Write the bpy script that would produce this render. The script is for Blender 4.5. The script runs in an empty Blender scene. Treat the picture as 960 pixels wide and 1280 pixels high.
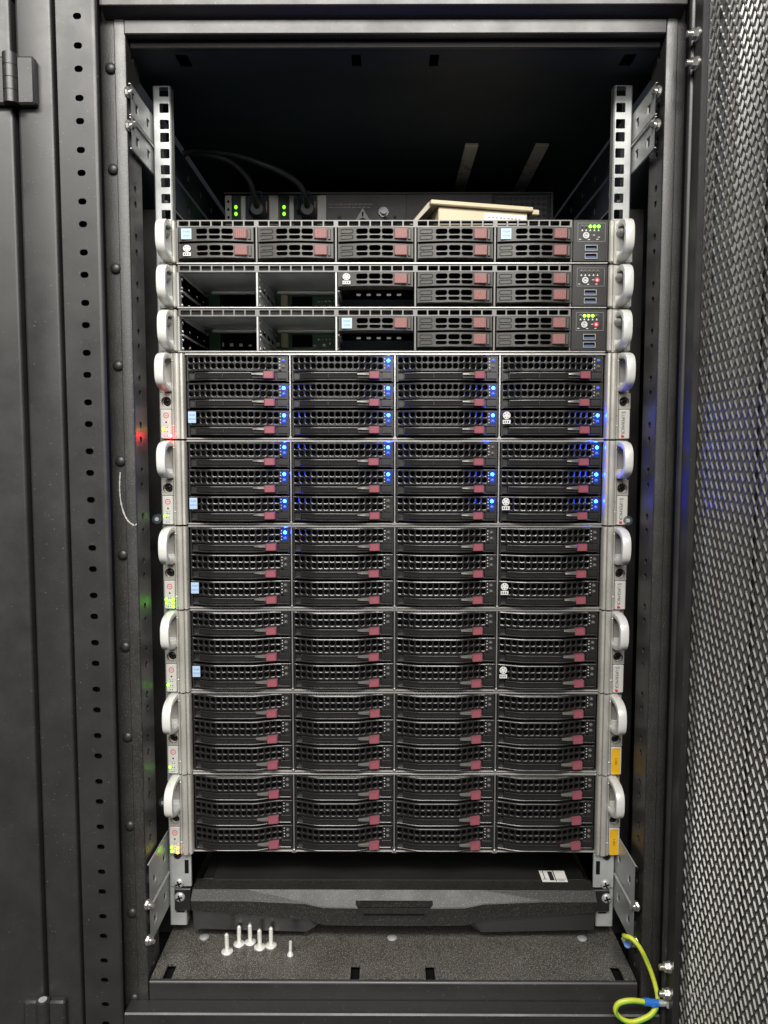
import bpy, bmesh, math, random
from mathutils import Vector, Matrix
random.seed(7)
R = math.radians
S = bpy.context.scene
COL = S.collection
K = 0.001                       # everything below is written in millimetres

# ------------------------------------------------------------------ camera
cam_d = bpy.data.cameras.new("camera"); cam = bpy.data.objects.new("camera", cam_d); COL.objects.link(cam)
cam_d.sensor_fit = 'HORIZONTAL'; cam_d.sensor_width = 36.0; cam_d.lens = 36.0*962/960
cam_d.clip_start = 0.01; cam_d.clip_end = 50
cam.location = (-7.66*K, -802.4*K, 430.4*K)
cam.rotation_mode = 'XYZ'
_p, _y, _r = R(4.37), R(.25), R(.03)
cam.matrix_world = Matrix.Translation(cam.location) @ Matrix.Rotation(_y, 4, 'Z') @ Matrix.Rotation(R(90)-_p, 4, 'X') @ Matrix.Rotation(_r, 4, 'Z')
S.camera = cam
# ------------------------------------------------------------------ room light
w = bpy.data.worlds.new("World"); S.world = w; w.use_nodes = True
bg = w.node_tree.nodes['Background']; bg.inputs[0].default_value = (.85, .93, 1, 1); bg.inputs[1].default_value = .05
def area(name, loc, target, sx, sy, power, col):
    l = bpy.data.lights.new(name, 'AREA'); l.shape = 'RECTANGLE'; l.size = sx; l.size_y = sy; l.energy = power; l.color = col
    o = bpy.data.objects.new(name, l); COL.objects.link(o); o.location = Vector(loc)*K
    o.rotation_mode = 'QUATERNION'
    o.rotation_quaternion = (Vector(target)-Vector(loc)).to_track_quat('-Z', 'Y')
    return o
area("ceiling_lamp", (0, -1650, 1760), (0, 0, 500), 2.5, .40, 88, (1, .97, .915))
area("bottom_fill", (150, -2750, 2250), (0, 0, 150), 2.2, .8, 48, (1, .97, .93))  # added fill to lift the lower servers, not a known fixture
area("rear_fill", (100, -3600, 1480), (0, 0, 400), 1.8, .7, 34, (1, .97, .94))  # added low fill, reaches under the header to the rear switch
S.view_settings.view_transform = 'Standard'; S.view_settings.look = 'None'
S.view_settings.exposure = 0.0; S.view_settings.gamma = 1.0
try: S.view_settings.use_curve_mapping = False
except Exception: pass

# ------------------------------------------------------------------ materials
def mat(name, base, rough=.5, metal=0., nscale=0, bump=0., var=0., rvar=0., spec=.5, emit=None, estr=0, stretch=None, speck=None):
    m = bpy.data.materials.new(name); m.use_nodes = True
    nt = m.node_tree; b = nt.nodes['Principled BSDF']
    b.inputs['Base Color'].default_value = (*base, 1); b.inputs['Roughness'].default_value = rough
    b.inputs['Metallic'].default_value = metal; b.inputs['Specular IOR Level'].default_value = spec
    if emit:
        b.inputs['Emission Color'].default_value = (*emit, 1); b.inputs['Emission Strength'].default_value = estr
    if nscale:
        tc = nt.nodes.new('ShaderNodeTexCoord'); mp = nt.nodes.new('ShaderNodeMapping')
        nt.links.new(tc.outputs['Object'], mp.inputs[0])
        if stretch: mp.inputs['Scale'].default_value = stretch
        n = nt.nodes.new('ShaderNodeTexNoise'); n.inputs['Scale'].default_value = nscale; n.inputs['Detail'].default_value = 3
        nt.links.new(mp.outputs[0], n.inputs['Vector'])
        if bump:
            bp = nt.nodes.new('ShaderNodeBump'); bp.inputs['Strength'].default_value = bump; bp.inputs['Distance'].default_value = .00012
            nt.links.new(n.outputs['Fac'], bp.inputs['Height']); nt.links.new(bp.outputs[0], b.inputs['Normal'])
        # broad wear / handling marks
        n2 = nt.nodes.new('ShaderNodeTexNoise'); n2.inputs['Scale'].default_value = 22; n2.inputs['Detail'].default_value = 6
        n2.inputs['Roughness'].default_value = .65
        nt.links.new(mp.outputs[0], n2.inputs['Vector'])
        if var:
            r = nt.nodes.new('ShaderNodeValToRGB')
            r.color_ramp.elements[0].position = .3; r.color_ramp.elements[1].position = .72
            r.color_ramp.elements[0].color = (*[c*(1-var) for c in base], 1)
            r.color_ramp.elements[1].color = (*[min(1, c*(1+var)) for c in base], 1)
            nt.links.new(n2.outputs['Fac'], r.inputs[0])
            out = r.outputs[0]
            if speck:
                n3 = nt.nodes.new('ShaderNodeTexNoise'); n3.inputs['Scale'].default_value = speck[0]; n3.inputs['Detail'].default_value = 1
                nt.links.new(tc.outputs['Object'], n3.inputs['Vector'])
                r3 = nt.nodes.new('ShaderNodeValToRGB'); r3.color_ramp.elements[0].position = speck[1]; r3.color_ramp.elements[1].position = speck[1]+.07
                r3.color_ramp.elements[0].color = (0, 0, 0, 1); r3.color_ramp.elements[1].color = (1, 1, 1, 1)
                nt.links.new(n3.outputs['Fac'], r3.inputs[0])
                mx = nt.nodes.new('ShaderNodeMix'); mx.data_type = 'RGBA'
                nt.links.new(r3.outputs[0], mx.inputs['Factor']); nt.links.new(out, mx.inputs['A']); mx.inputs['B'].default_value = (*speck[2], 1)
                out = mx.outputs['Result']
            nt.links.new(out, b.inputs['Base Color'])
        if rvar:
            mr = nt.nodes.new('ShaderNodeMapRange'); mr.inputs['From Min'].default_value = .3; mr.inputs['From Max'].default_value = .7
            mr.inputs['To Min'].default_value = max(.05, rough-rvar); mr.inputs['To Max'].default_value = min(1, rough+rvar)
            nt.links.new(n2.outputs['Fac'], mr.inputs['Value']); nt.links.new(mr.outputs[0], b.inputs['Roughness'])
    return m
M = dict(
 paint=mat('black_powder_coat', (.023, .022, .0215), .42, 0, 950, .5, .14, .07, .58, speck=(520, .735, (.13, .13, .125))),
 grain=mat('grainy_powder_coat', (.024, .023, .021), .42, 0, 620, 1.0, .2, .08, .7, speck=(800, .60, (.075, .072, .066))),
 dark=mat('dark_inside_paint', (.030, .038, .048), .55, 0, 900, .2, .15, .05, .3),
 floor=mat('textured_floor_coat', (.046, .043, .039), .38, 0, 600, 1.0, .35, .08, .9, speck=(1150, .585, (.42, .40, .35))),
 gloss=mat('satin_cabinet_enamel', (.05, .049, .047), .31, 0, 950, .2, .10, .05, 1.0),
 drawer=mat('grained_drawer_plastic', (.015, .0145, .0135), .44, 0, 700, .8, .2, .06, .35, speck=(1000, .60, (.085, .08, .07))),
 mesh=mat('mesh_paint', (.045, .043, .040), .34, 0, 900, .2, .1, .05, .7),
 zinc=mat('galvanised_steel', (.41, .42, .415), .40, .35, 420, .25, .2, .12, .5),
 screwzinc=mat('pale_zinc_plating', (.74, .73, .69), .34, .35, 500, .1, .06, .05),
 steel=mat('bright_steel', (.62, .61, .58), .30, .85, 600, .15, .08, .08, .5, stretch=(.15, 1, 1)),
 vent=mat('dark_steel_strip', (.15, .147, .14), .42, .3, 700, .2, .15, .1),
 greysteel=mat('dull_grey_steel', (.33, .32, .30), .45, .35, 700, .2, .12, .08),
 ear=mat('painted_alloy', (.52, .50, .455), .34, .4, 800, .6, .14, .1),
 earpanel=mat('grey_plastic_label', (.50, .49, .46), .4, 0, 500, .1, .06, .05),
 white=mat('white_handle_plastic', (.66, .66, .63), .30, .1, 300, .05, .08, .08),
 litedge=mat('lit_mesh_edge', (.17, .165, .15), .34, .2, 900, .1, .1, .05),  # hole walls paler than the mesh paint: their lit look put into colour
 plastic=mat('black_tray_plastic', (.013, .0127, .0123), .32, 0, 1100, .3, .15, .07, .8),
 lever=mat('charcoal_lever_plastic', (.018, .0175, .0165), .38, 0, 1000, .4, .15, .06, .5),
 ramp=mat('grey_lever_ramp', (.13, .125, .115), .26, .3, 500, .1, .1, .05),
 pink=mat('dusty_red_button', (.245, .070, .090), .40, 0, 700, .2, .10, .05),
 rose=mat('pale_rose_button', (.25, .112, .104), .42, 0, 700, .2, .10, .05),
 carrier=mat('grey_carrier_plastic', (.050, .048, .043), .34, .15, 900, .3, .12, .06),
 hole=mat('unlit_depth', (.006, .006, .007), .8, 0, spec=.1),
 ledoff=mat('unlit_lens', (.10, .10, .095), .3, 0, spec=.6),
 blue=mat('blue_led', (.05, .2, .8), .3, emit=(.0018, .040, 1.0), estr=320),
 guide=mat('blue_halo_window', (.01, .012, .02), .3, emit=(.003, .05, .5), estr=.42),  # glowing window that also stands in for the LED's blue halo
 bluedim=mat('dim_blue_led', (.05, .15, .6), .3, emit=(.004, .06, 1.0), estr=.7),
 green=mat('green_led', (.2, .7, .05), .3, emit=(.20, 1.0, .012), estr=10),
 red=mat('red_led', (.8, .05, .05), .3, emit=(1, .010, .018), estr=130),
 orange=mat('orange_led', (.8, .35, .05), .3, emit=(1, .30, .02), estr=14),
 greensoft=mat('soft_green_led', (.2, .7, .05), .3, emit=(.22, 1.0, .015), estr=2.2),
 ink=mat('black_print', (.02, .02, .022), .6), redink=mat('red_print', (.55, .03, .05), .5),
 whiteink=mat('white_print', (.58, .58, .56), .5), greyink=mat('grey_print', (.26, .26, .25), .5),
 stickerblue=mat('pale_blue_sticker', (.37, .49, .65), .3, 0, 300, .05, .10),
 blueink=mat('blue_print', (.08, .22, .50), .4),
 yellow=mat('amber_sticker', (.72, .40, .012), .33, 0, 260, .1, .10),
 cream=mat('cream_plastic', (.50, .43, .29), .5, 0, 300, .1, .07),
 creamdark=mat('cream_flap', (.34, .31, .24), .6, 0, 300, .1, .1),
 paper=mat('white_paper', (.74, .73, .69), .6),
 pcb=mat('green_circuit_board', (.055, .12, .065), .35, 0, 500, .1, .25, .05),
 wire=mat('yellow_green_insulation', (.55, .62, .05), .38, 0, 300, .05, .05),
 wiregreen=mat('green_insulation_stripe', (.14, .40, .04), .38),
 crimp=mat('blue_crimp', (.03, .16, .55), .3), cable=mat('black_cable', (.03, .03, .032), .45),
 usb=mat('blue_port', (.05, .09, .20), .4), chalk=mat('pale_scratch', (.42, .41, .38), .7),
)

# ------------------------------------------------------------------ mesh building
class MB:
    def __init__(s, m='paint'): s.v = []; s.f = []; s.mi = []; s.sm = []; s.mats = []; s.use(m)
    def use(s, m):
        if m not in s.mats: s.mats.append(m)
        s.cur = s.mats.index(m); return s
    def add(s, vs, fs, smooth=False):
        o = len(s.v); s.v += [tuple(p) for p in vs]
        for f in fs: s.f.append(tuple(i+o for i in f)); s.mi.append(s.cur); s.sm.append(smooth)
    def box(s, x0, x1, y0, y1, z0, z1, c=0):
        if c <= 0:
            vs = [(x, y, z) for x in (x0, x1) for y in (y0, y1) for z in (z0, z1)]
            s.add(vs, [(0, 1, 3, 2), (4, 6, 7, 5), (0, 4, 5, 1), (2, 3, 7, 6), (0, 2, 6, 4), (1, 5, 7, 3)]); return
        c = min(c, (x1-x0)*.49, (y1-y0)*.49, (z1-z0)*.49)
        vs = []; idx = {}
        for i, x in enumerate((x0, x1)):
            for j, y in enumerate((y0, y1)):
                for k, z in enumerate((z0, z1)):
                    sx, sy, sz = (1, -1)[i], (1, -1)[j], (1, -1)[k]
                    for a in range(3):
                        p = [x, y, z]
                        if a != 0: p[0] += sx*c
                        if a != 1: p[1] += sy*c
                        if a != 2: p[2] += sz*c
                        idx[i, j, k, a] = len(vs); vs.append(p)
        fs = []
        for a in range(3):
            o1, o2 = [q for q in range(3) if q != a]
            for e in (0, 1):
                r = []
                for (p, q) in ((0, 0), (1, 0), (1, 1), (0, 1)):
                    k = [0, 0, 0]; k[a] = e; k[o1] = p; k[o2] = q; r.append(idx[(*k, a)])
                fs.append(tuple(r if (e == 1) == (a != 1) else r[::-1]))
            for p in (0, 1):
                for q in (0, 1):
                    k0 = [0, 0, 0]; k1 = [0, 0, 0]; k0[o1] = k1[o1] = p; k0[o2] = k1[o2] = q; k1[a] = 1
                    fs.append((idx[(*k0, o1)], idx[(*k1, o1)], idx[(*k1, o2)], idx[(*k0, o2)]))
        for i in (0, 1):
            for j in (0, 1):
                for k in (0, 1): fs.append(tuple(idx[i, j, k, a] for a in range(3)))
        s.add(vs, fs)
    def cyl(s, c, axis, r0, L, n=16, r1=None, cap=True, smooth=True):
        """cylinder/cone from point c along axis ('x','y','z' or vector), length L"""
        r1 = r0 if r1 is None else r1
        d = {'x': Vector((1, 0, 0)), 'y': Vector((0, 1, 0)), 'z': Vector((0, 0, 1))}.get(axis) if isinstance(axis, str) else Vector(axis).normalized()
        u = d.orthogonal().normalized(); v = d.cross(u); c = Vector(c)
        a = [c+u*r0*math.cos(t)+v*r0*math.sin(t) for t in [2*math.pi*i/n for i in range(n)]]
        b = [c+d*L+u*r1*math.cos(t)+v*r1*math.sin(t) for t in [2*math.pi*i/n for i in range(n)]]
        s.add(a+b, [(i, (i+1) % n, n+(i+1) % n, n+i) for i in range(n)], smooth)
        if cap: s.add(a, [tuple(range(n))[::-1]]); s.add(b, [tuple(range(n))])
    def dome(s, c, axis, r, h, n=14, rings=4):
        d = {'x': Vector((1, 0, 0)), 'y': Vector((0, 1, 0)), 'z': Vector((0, 0, 1))}.get(axis) if isinstance(axis, str) else Vector(axis).normalized()
        u = d.orthogonal().normalized(); v = d.cross(u); c = Vector(c); vs = []; fs = []
        for k in range(rings):
            a = k/rings*math.pi/2
            for i in range(n):
                t = 2*math.pi*i/n; vs.append(c+d*h*math.sin(a)+(u*math.cos(t)+v*math.sin(t))*r*math.cos(a))
        vs.append(c+d*h)
        for k in range(rings-1):
            for i in range(n): fs.append((k*n+i, k*n+(i+1) % n, (k+1)*n+(i+1) % n, (k+1)*n+i))
        for i in range(n): fs.append(((rings-1)*n+i, (rings-1)*n+(i+1) % n, len(vs)-1))
        s.add(vs, fs, True)
    def prism(s, poly, axis, a0, a1, smooth=False):
        """poly = list of 2-D points in the other two axes (in x,y,z order)"""
        n = len(poly)
        def P(p, a):
            return {'x': (a, p[0], p[1]), 'y': (p[0], a, p[1]), 'z': (p[0], p[1], a)}[axis]
        A = [P(p, a0) for p in poly]; B = [P(p, a1) for p in poly]
        s.add(A+B, [(i, (i+1) % n, n+(i+1) % n, n+i) for i in range(n)], smooth)
        s.add(A, [tuple(range(n))]); s.add(B, [tuple(range(n))[::-1]])
    def tube(s, pts, r, n=10, closed=False):
        pts = [Vector(p) for p in pts]; rings = []
        up = Vector((0, 0, 1)); prev = None
        for i, p in enumerate(pts):
            t = (pts[min(i+1, len(pts)-1)]-pts[max(i-1, 0)]).normalized()
            if prev is None: u = t.orthogonal().normalized()
            else: u = (prev-t*prev.dot(t)).normalized()
            prev = u; v = t.cross(u)
            rings.append([p+(u*math.cos(a)+v*math.sin(a))*r for a in [2*math.pi*k/n for k in range(n)]])
        vs = [q for rg in rings for q in rg]
        fs = [(i*n+k, i*n+(k+1) % n, (i+1)*n+(k+1) % n, (i+1)*n+k) for i in range(len(pts)-1) for k in range(n)]
        s.add(vs, fs, True); s.add(rings[0], [tuple(range(n))[::-1]]); s.add(rings[-1], [tuple(range(n))])
    def tile(s, F, a0, a1, b0, b1, hole, t, ch=None):
        """flat cell a0..a1 x b0..b1 with a hole through it; F(a,b,depth) gives the point"""
        n = len(hole); ca = sum(p[0] for p in hole)/n; cb = sum(p[1] for p in hole)/n
        out = []
        for (a, b) in hole:
            da, db = a-ca, b-cb; k = 1e9
            if da > 1e-9: k = min(k, (a1-ca)/da)
            if da < -1e-9: k = min(k, (a0-ca)/da)
            if db > 1e-9: k = min(k, (b1-cb)/db)
            if db < -1e-9: k = min(k, (b0-cb)/db)
            out.append([ca+da*k, cb+db*k])
        for (x, y) in ((a0, b0), (a1, b0), (a1, b1), (a0, b1)):
            th = math.atan2(y-cb, x-ca)
            j = min(range(n), key=lambda i: abs((math.atan2(out[i][1]-cb, out[i][0]-ca)-th+math.pi) % (2*math.pi)-math.pi))
            out[j] = [x, y]
        if ch:          # softly dished rim round the hole: ch = (scale of the rim, its depth)
            k, dp = ch; rim = [(ca+(a-ca)*k, cb+(b-cb)*k) for a, b in hole]
            vs = [F(a, b, 0) for a, b in out]+[F(a, b, 0) for a, b in rim]+[F(a, b, dp) for a, b in hole]+[F(a, b, t) for a, b in hole]
            fs = []
            for i in range(n):
                j = (i+1) % n
                for q in range(3): fs.append((q*n+i, q*n+j, (q+1)*n+j, (q+1)*n+i))
            s.add(vs, fs); return
        vs = [F(a, b, 0) for a, b in out]+[F(a, b, 0) for a, b in hole]+[F(a, b, t) for a, b in hole]
        fs = []
        for i in range(n):
            j = (i+1) % n
            fs.append((i, j, n+j, n+i)); fs.append((n+i, n+j, 2*n+j, 2*n+i))
        s.add(vs, fs)
    def rect(s, F, a0, a1, b0, b1, na=1):
        for i in range(na):
            p = a0+(a1-a0)*i/na; q = a0+(a1-a0)*(i+1)/na
            s.add([F(p, b0, 0), F(q, b0, 0), F(q, b1, 0), F(p, b1, 0)], [(0, 1, 2, 3)])
    def mesh(s, name):
        me = bpy.data.meshes.new(name)
        me.from_pydata([(x*K, y*K, z*K) for x, y, z in s.v], [], s.f)
        for m in s.mats: me.materials.append(M[m])
        me.polygons.foreach_set('material_index', s.mi); me.polygons.foreach_set('use_smooth', s.sm)
        if any(s.sm): me.set_sharp_from_angle(angle=R(42))
        me.update(); return me
def rr(ca, cb, w, h, r, k=2):
    """rounded rectangle outline, CCW"""
    pts = []; r = min(r, w/2-.01, h/2-.01)
    for (sx, sy, a0) in ((1, 1, 0), (-1, 1, 90), (-1, -1, 180), (1, -1, 270)):
        for i in range(k):
            a = R(a0+90*i/(k-1)); pts.append((ca+sx*(w/2-r)+r*math.cos(a), cb+sy*(h/2-r)+r*math.sin(a)))
    return pts
def circ(ca, cb, r, n=12): return [(ca+r*math.cos(2*math.pi*(i+.5)/n), cb+r*math.sin(2*math.pi*(i+.5)/n)) for i in range(n)]
def FY(y0): return lambda a, b, d: (a, y0+d, b)           # plate facing the aisle
def inst(name, me, parent=None, loc=(0, 0, 0), rot=None, label=None, kind=None):
    o = bpy.data.objects.new(name, me); COL.objects.link(o)
    if parent: o.parent = parent
    o.location = Vector(loc)*K
    if rot: o.rotation_euler = rot
    if label: o['label'] = label
    if kind: o['kind'] = kind
    return o
def ob(name, mb, parent=None, **k): return inst(name, mb.mesh(name), parent, **k)
def thing(name, label, cat, loc=(0, 0, 0), group=None):
    o = bpy.data.objects.new(name, None); COL.objects.link(o); o.location = Vector(loc)*K
    o.empty_display_size = .02
    o['label'] = label; o['category'] = cat
    if group: o['group'] = group
    return o
def tag(o, label, cat, group=None):
    o['label'] = label; o['category'] = cat
    if group: o['group'] = group
    return o
_txt = {}
def text(mb, body, size, F, ca, cb, rot=0, sx=1.0):
    """print flat lettering, centred on (ca,cb), on the plate F"""
    if body not in _txt:
        cu = bpy.data.curves.new('t', 'FONT'); cu.body = body; cu.align_x = 'CENTER'; cu.align_y = 'CENTER'; cu.resolution_u = 2
        o = bpy.data.objects.new('t', cu); COL.objects.link(o)
        dg = bpy.context.evaluated_depsgraph_get(); me = bpy.data.meshes.new_from_object(o.evaluated_get(dg))
        _txt[body] = ([tuple(v.co) for v in me.vertices], [tuple(p.vertices) for p in me.polygons])
        bpy.data.objects.remove(o); bpy.data.meshes.remove(me); bpy.data.curves.remove(cu)
    vs, fs = _txt[body]; c, s_ = math.cos(rot), math.sin(rot)
    mb.add([F(ca+size*(x*sx*c-y*s_), cb+size*(x*sx*s_+y*c), 0) for x, y, z in vs], fs)
def smooth(a, b, t):
    t = max(0, min(1, (t-a)/(b-a))); return t*t*(3-2*t)
def catmull(P, n=8):
    P = [Vector(p) for p in P]; out = []
    for i in range(len(P)-1):
        p0, p1, p2, p3 = P[max(i-1, 0)], P[i], P[i+1], P[min(i+2, len(P)-1)]
        for k in range(n):
            t = k/n
            out.append(.5*((2*p1)+(p2-p0)*t+(2*p0-5*p1+4*p2-p3)*t*t+(3*p1-p0-3*p2+p3)*t**3))
    return out+[P[-1]]

# ================================================================== the cabinet
ZB, ZT = -165, 872
cab = thing('server_cabinet', 'open black server cabinet holding the whole stack, its mesh door swung out to the right', 'cabinet', (0, 0, ZB))
def cpart(name, mb, **k): return inst(name, mb.mesh(name), cab, loc=k.pop('loc', (0, 0, -ZB)), **k)
def corner_post(sd):
    # front strip with oval holes, fold, rivet strip, perforated inner face
    b = MB('paint'); xi, xo, xh, xs = (268, 305, 285, 250) if sd < 0 else (262, 300, 281, 249)
    lo, hi = (min(sd*xi, sd*xo), max(sd*xi, sd*xo))
    zs = []
    k = 0
    while 819.3-45.27*k > ZB+20:
        zs += [819.3-45.27*k, 794.1-45.27*k]; k += 1
    zs = [z for z in zs if z > ZB+12]
    edges = [ZT]+[(zs[i]+zs[i+1])/2 for i in range(len(zs)-1)]+[ZB]
    F = FY(-85)
    for i, z in enumerate(zs):
        b.tile(F, lo+(.8 if sd < 0 else 4.0), hi-(4.0 if sd < 0 else .8), edges[i+1], edges[i], rr(sd*xh, z, 7.6, 5.6, 2.7, 4), 2)
    inn = sd*xi; q = -sd
    # rounded fold from the strip back to the rivet strip
    fp = [(inn+sd*.8, -85), (inn+sd*.8-q*-0, -85)] if False else [(inn+sd*4.0, -85), (inn+sd*2.6, -84.75), (inn+sd*1.4, -84.2), (inn+sd*.4, -83.1), (inn, -81.8), (inn+sd*13, -81.5), (inn+sd*13, -60)]
    b.add([(x, y, ZB) for x, y in fp]+[(x, y, ZT) for x, y in fp], [(i, i+1, i+len(fp)+1, i+len(fp)) for i in range(len(fp)-1)], True)
    out = sd*xo
    b.add([(out-sd*.8, -85, ZB), (out, -84.2, ZB), (out, 0, ZB), (out-sd*.8, -85, ZT), (out, -84.2, ZT), (out, 0, ZT)], [(0, 1, 4, 3), (1, 2, 5, 4)])
    b.use('grain')
    x1 = sd*xs
    pr = [(inn+sd*13, -60), (x1+sd*11, -60), (x1+sd*10, -61.4), (x1+sd*2.2, -61.4), (x1+sd*.6, -60.6), (x1, -59)]
    b.add([(x, y, ZB) for x, y in pr]+[(x, y, ZT) for x, y in pr], [(i, i+1, i+7, i+6) for i in range(5)])
    b.use('paint')
    FX = lambda a, z, d: (x1+sd*d, a, z)
    hz = []
    k = 0
    while 818-45.0*k > ZB+30:
        hz += [818-45.0*k, 803.5-45.0*k]; k += 1
    ed = [ZT]+[(hz[i]+hz[i+1])/2 for i in range(len(hz)-1)]+[ZB]
    for i, z in enumerate(hz):
        b.tile(FX, -59, -24, ed[i+1], ed[i], rr(-43, z, 7, 6.5, 3, 4), 2)
    b.box(min(x1, x1+sd*14), max(x1, x1+sd*14), -24, -22, ZB, ZT)
    # dark closed core so the holes read as holes
    b.use('hole'); b.box(min(sd*(xi+2), sd*(xo-2)), max(sd*(xi+2), sd*(xo-2)), -76, -70, ZB, ZT)
    b.box(min(sd*(xs+12), sd*(xs+14)), max(sd*(xs+12), sd*(xs+14)), -57, -26, ZB, ZT)
    return cpart('corner_post', b)
pl = corner_post(-1); pr_ = corner_post(1)
rv = MB('paint'); rv.dome((0, 0, 0), (0, -1, 0), 5.0, 2.9, 16, 4); rv = rv.mesh('rivet')
for k in range(11): inst('rivet', rv, cab, (-264.4, -61.3, 786-90.8*k-ZB))
b = MB('chalk')      # a pale scraped line below one rivet
pts = catmull([(-265, -61.5, 412), (-266, -61.5, 396), (-264.5, -61.5, 380), (-260, -61.5, 367), (-253.5, -61.5, 361), (-250.6, -60.8, 362)], 7)
for i in range(len(pts)-1):
    p, q = pts[i], pts[i+1]; h = .5+.45*random.random()
    d = (q-p).normalized(); n = Vector((-d.z, 0, d.x))*h
    b.add([p-n, q-n*.8, q+n*.8, p+n], [(0, 1, 2, 3)])
cpart('scratch', b)
# header over the opening
b = MB('paint'); b.prism([(-76, ZT), (-76, 834.2), (-75.2, 833.4), (-62, 828.9), (-22, 828.9), (-22, ZT)], 'x', -268, 262); cpart('header_beam', b)
b = MB('paint'); b.box(-251, 249, -62.5, -52, 815.5, 828.6, 1.0); cpart('header_lip', b)
b = MB('dark')
def plate_with_slots(b, slots, z, t, x0, x1, y0, y1, up):
    xs = [x0]
    F = lambda a, y, d: (a, y, z-d*up)
    cuts = sorted(slots); e = [x0]+[(cuts[i][0]+cuts[i+1][0])/2 for i in range(len(cuts)-1)]+[x1]
    for i, (sx, w, sy0, sy1) in enumerate(cuts):
        a, c = sx-w/2, sx+w/2; yb = sy1+20
        for (p, q, m, n) in ((e[i], a, y0, yb), (c, e[i+1], y0, yb), (a, c, y0, sy0), (a, c, sy1, yb)):
            if n > m: b.add([F(p, m, 0), F(q, m, 0), F(q, n, 0), F(p, n, 0)], [(0, 1, 2, 3)])
        for (p, m, q, n) in ((a, sy0, c, sy0), (c, sy0, c, sy1), (c, sy1, a, sy1), (a, sy1, a, sy0)):
            b.add([F(p, m, 0), F(q, n, 0), F(q, n, t), F(p, m, t)], [(0, 1, 2, 3)])
    b.add([(x0, sy1+20, z), (x1, sy1+20, z), (x1, y1, z), (x0, y1, z)], [(0, 1, 2, 3)])
plate_with_slots(b, [(-205, 12, -38, -16), (-38, 9, -38, -16), (37, 9, -38, -16), (224, 12, -38, -16)], 809, 2, -262, 260, -46, 700, -1)
b.use('paint'); b.box(-250, 248, -50, -45.5, 809.2, 834, .8)
b.use('hole'); b.box(-262, 260, -44, 700, 816, 818)
cpart('roof_panel', b)
for x in (95, 181): b = MB('white'); b.box(x-8, x+8, 168, 360, 804, 807.8, .5); cpart('roof_brush_strip', b)
# floor plate
b = MB('floor')
plate_with_slots(b, [(-231, 9.5, -61.5, -39.5), (-40.3, 9.5, -61.5, -40), (36.5, 9.5, -61.5, -40), (228, 9.5, -61.5, -40)], -101, 2, -247.5, 244.5, -61.5, 700, 1)
b.use('paint')
prof = [(-61.6, -101)]+[(-61.6-3.4*math.sin(R(18*k)), -104.4+3.4*math.cos(R(18*k))) for k in range(1, 6)]+[(-65, -138)]
n = len(prof); b.add([(-247.5, y, z) for y, z in prof]+[(244.5, y, z) for y, z in prof], [(i, i+1, i+1+n, i+n) for i in range(n-1)], True)
b.use('hole'); b.box(-247, 244, -60, 700, -112, -110)
b.use('grain'); b.add([(-247.5, -62, -101), (-247.5, -62, -138), (-247.5, 0, -138), (-247.5, 0, -101)], [(0, 1, 2, 3)])
b.add([(244.5, -62, -101), (244.5, -62, -138), (244.5, 0, -138), (244.5, 0, -101)], [(0, 1, 2, 3)])
cpart('floor_plate', b)
for x0, x1 in ((-290, -249), (246, 290)): b = MB('hole'); b.box(x0, x1, -21, 700, -140, -120); cpart('base_well', b)
fr = MB('zinc'); fr.cyl((0, 0, -.2), 'z', 5.2, .9, 18); fr.dome((0, 0, .6), 'z', 4.6, 1.0, 18, 3); fr = fr.mesh('floor_rivet')
for x in (-208.9, -2.1, 206.5): inst('floor_rivet', fr, cab, (x, 5.5, -101-ZB))
b = MB('paint'); b.box(-267.5, 261.5, -85, -65, ZB, -120.3, 1.4); cpart('sill', b)
# dark lining
for x0 in (-300, 297): b = MB('dark'); b.box(x0, x0+2, -20, 720, ZB, ZT); cpart('side_panel', b)
b = MB('dark'); b.box(-298, 297, 720, 724, ZB, ZT); cpart('rear_panel', b)
# galvanised mounting rails with square holes
def rail(sd):
    b = MB('zinc'); x0, x1, hx = (-245, -226.9, -233.6) if sd < 0 else (220.5, 239, 227.3)
    hz = []; ub = 666.75+2*44.45
    while ub > -100:
        hz += [ub+38.1, ub+22.225, ub+6.35]; ub -= 44.45
    hz = [z for z in hz if z > -80]
    ed = [799.5]+[(hz[i]+hz[i+1])/2 for i in range(len(hz)-1)]+[-85]
    for i, z in enumerate(hz): b.tile(FY(3), x0+1.2, x1-1.2, ed[i+1], ed[i], rr(hx, z, 9.4, 9.4, 1.0, 3), 2)
    for a, c in ((x0, x0+1.2), (x1, x1-1.2)):       # rolled edges, then returns going back
        b.add([(c, 3, -85), (a, 4.2, -85), (a, 40 if a in (-245, 239) else 14, -85), (c, 3, 799.5), (a, 4.2, 799.5), (a, 40 if a in (-245, 239) else 14, 799.5)], [(0, 1, 4, 3), (1, 2, 5, 4)])
    b.add([(x0, 3.6, 799.5), (x1, 3.6, 799.5), (x1, 14, 799.5), (x0, 14, 799.5)], [(0, 1, 2, 3)])
    b.add([(x0, 3.6, -85), (x1, 3.6, -85), (x1, 14, -85), (x0, 14, -85)], [(0, 1, 2, 3)])
    cpart('mounting_rail', b)
rail(-1); rail(1)
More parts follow.
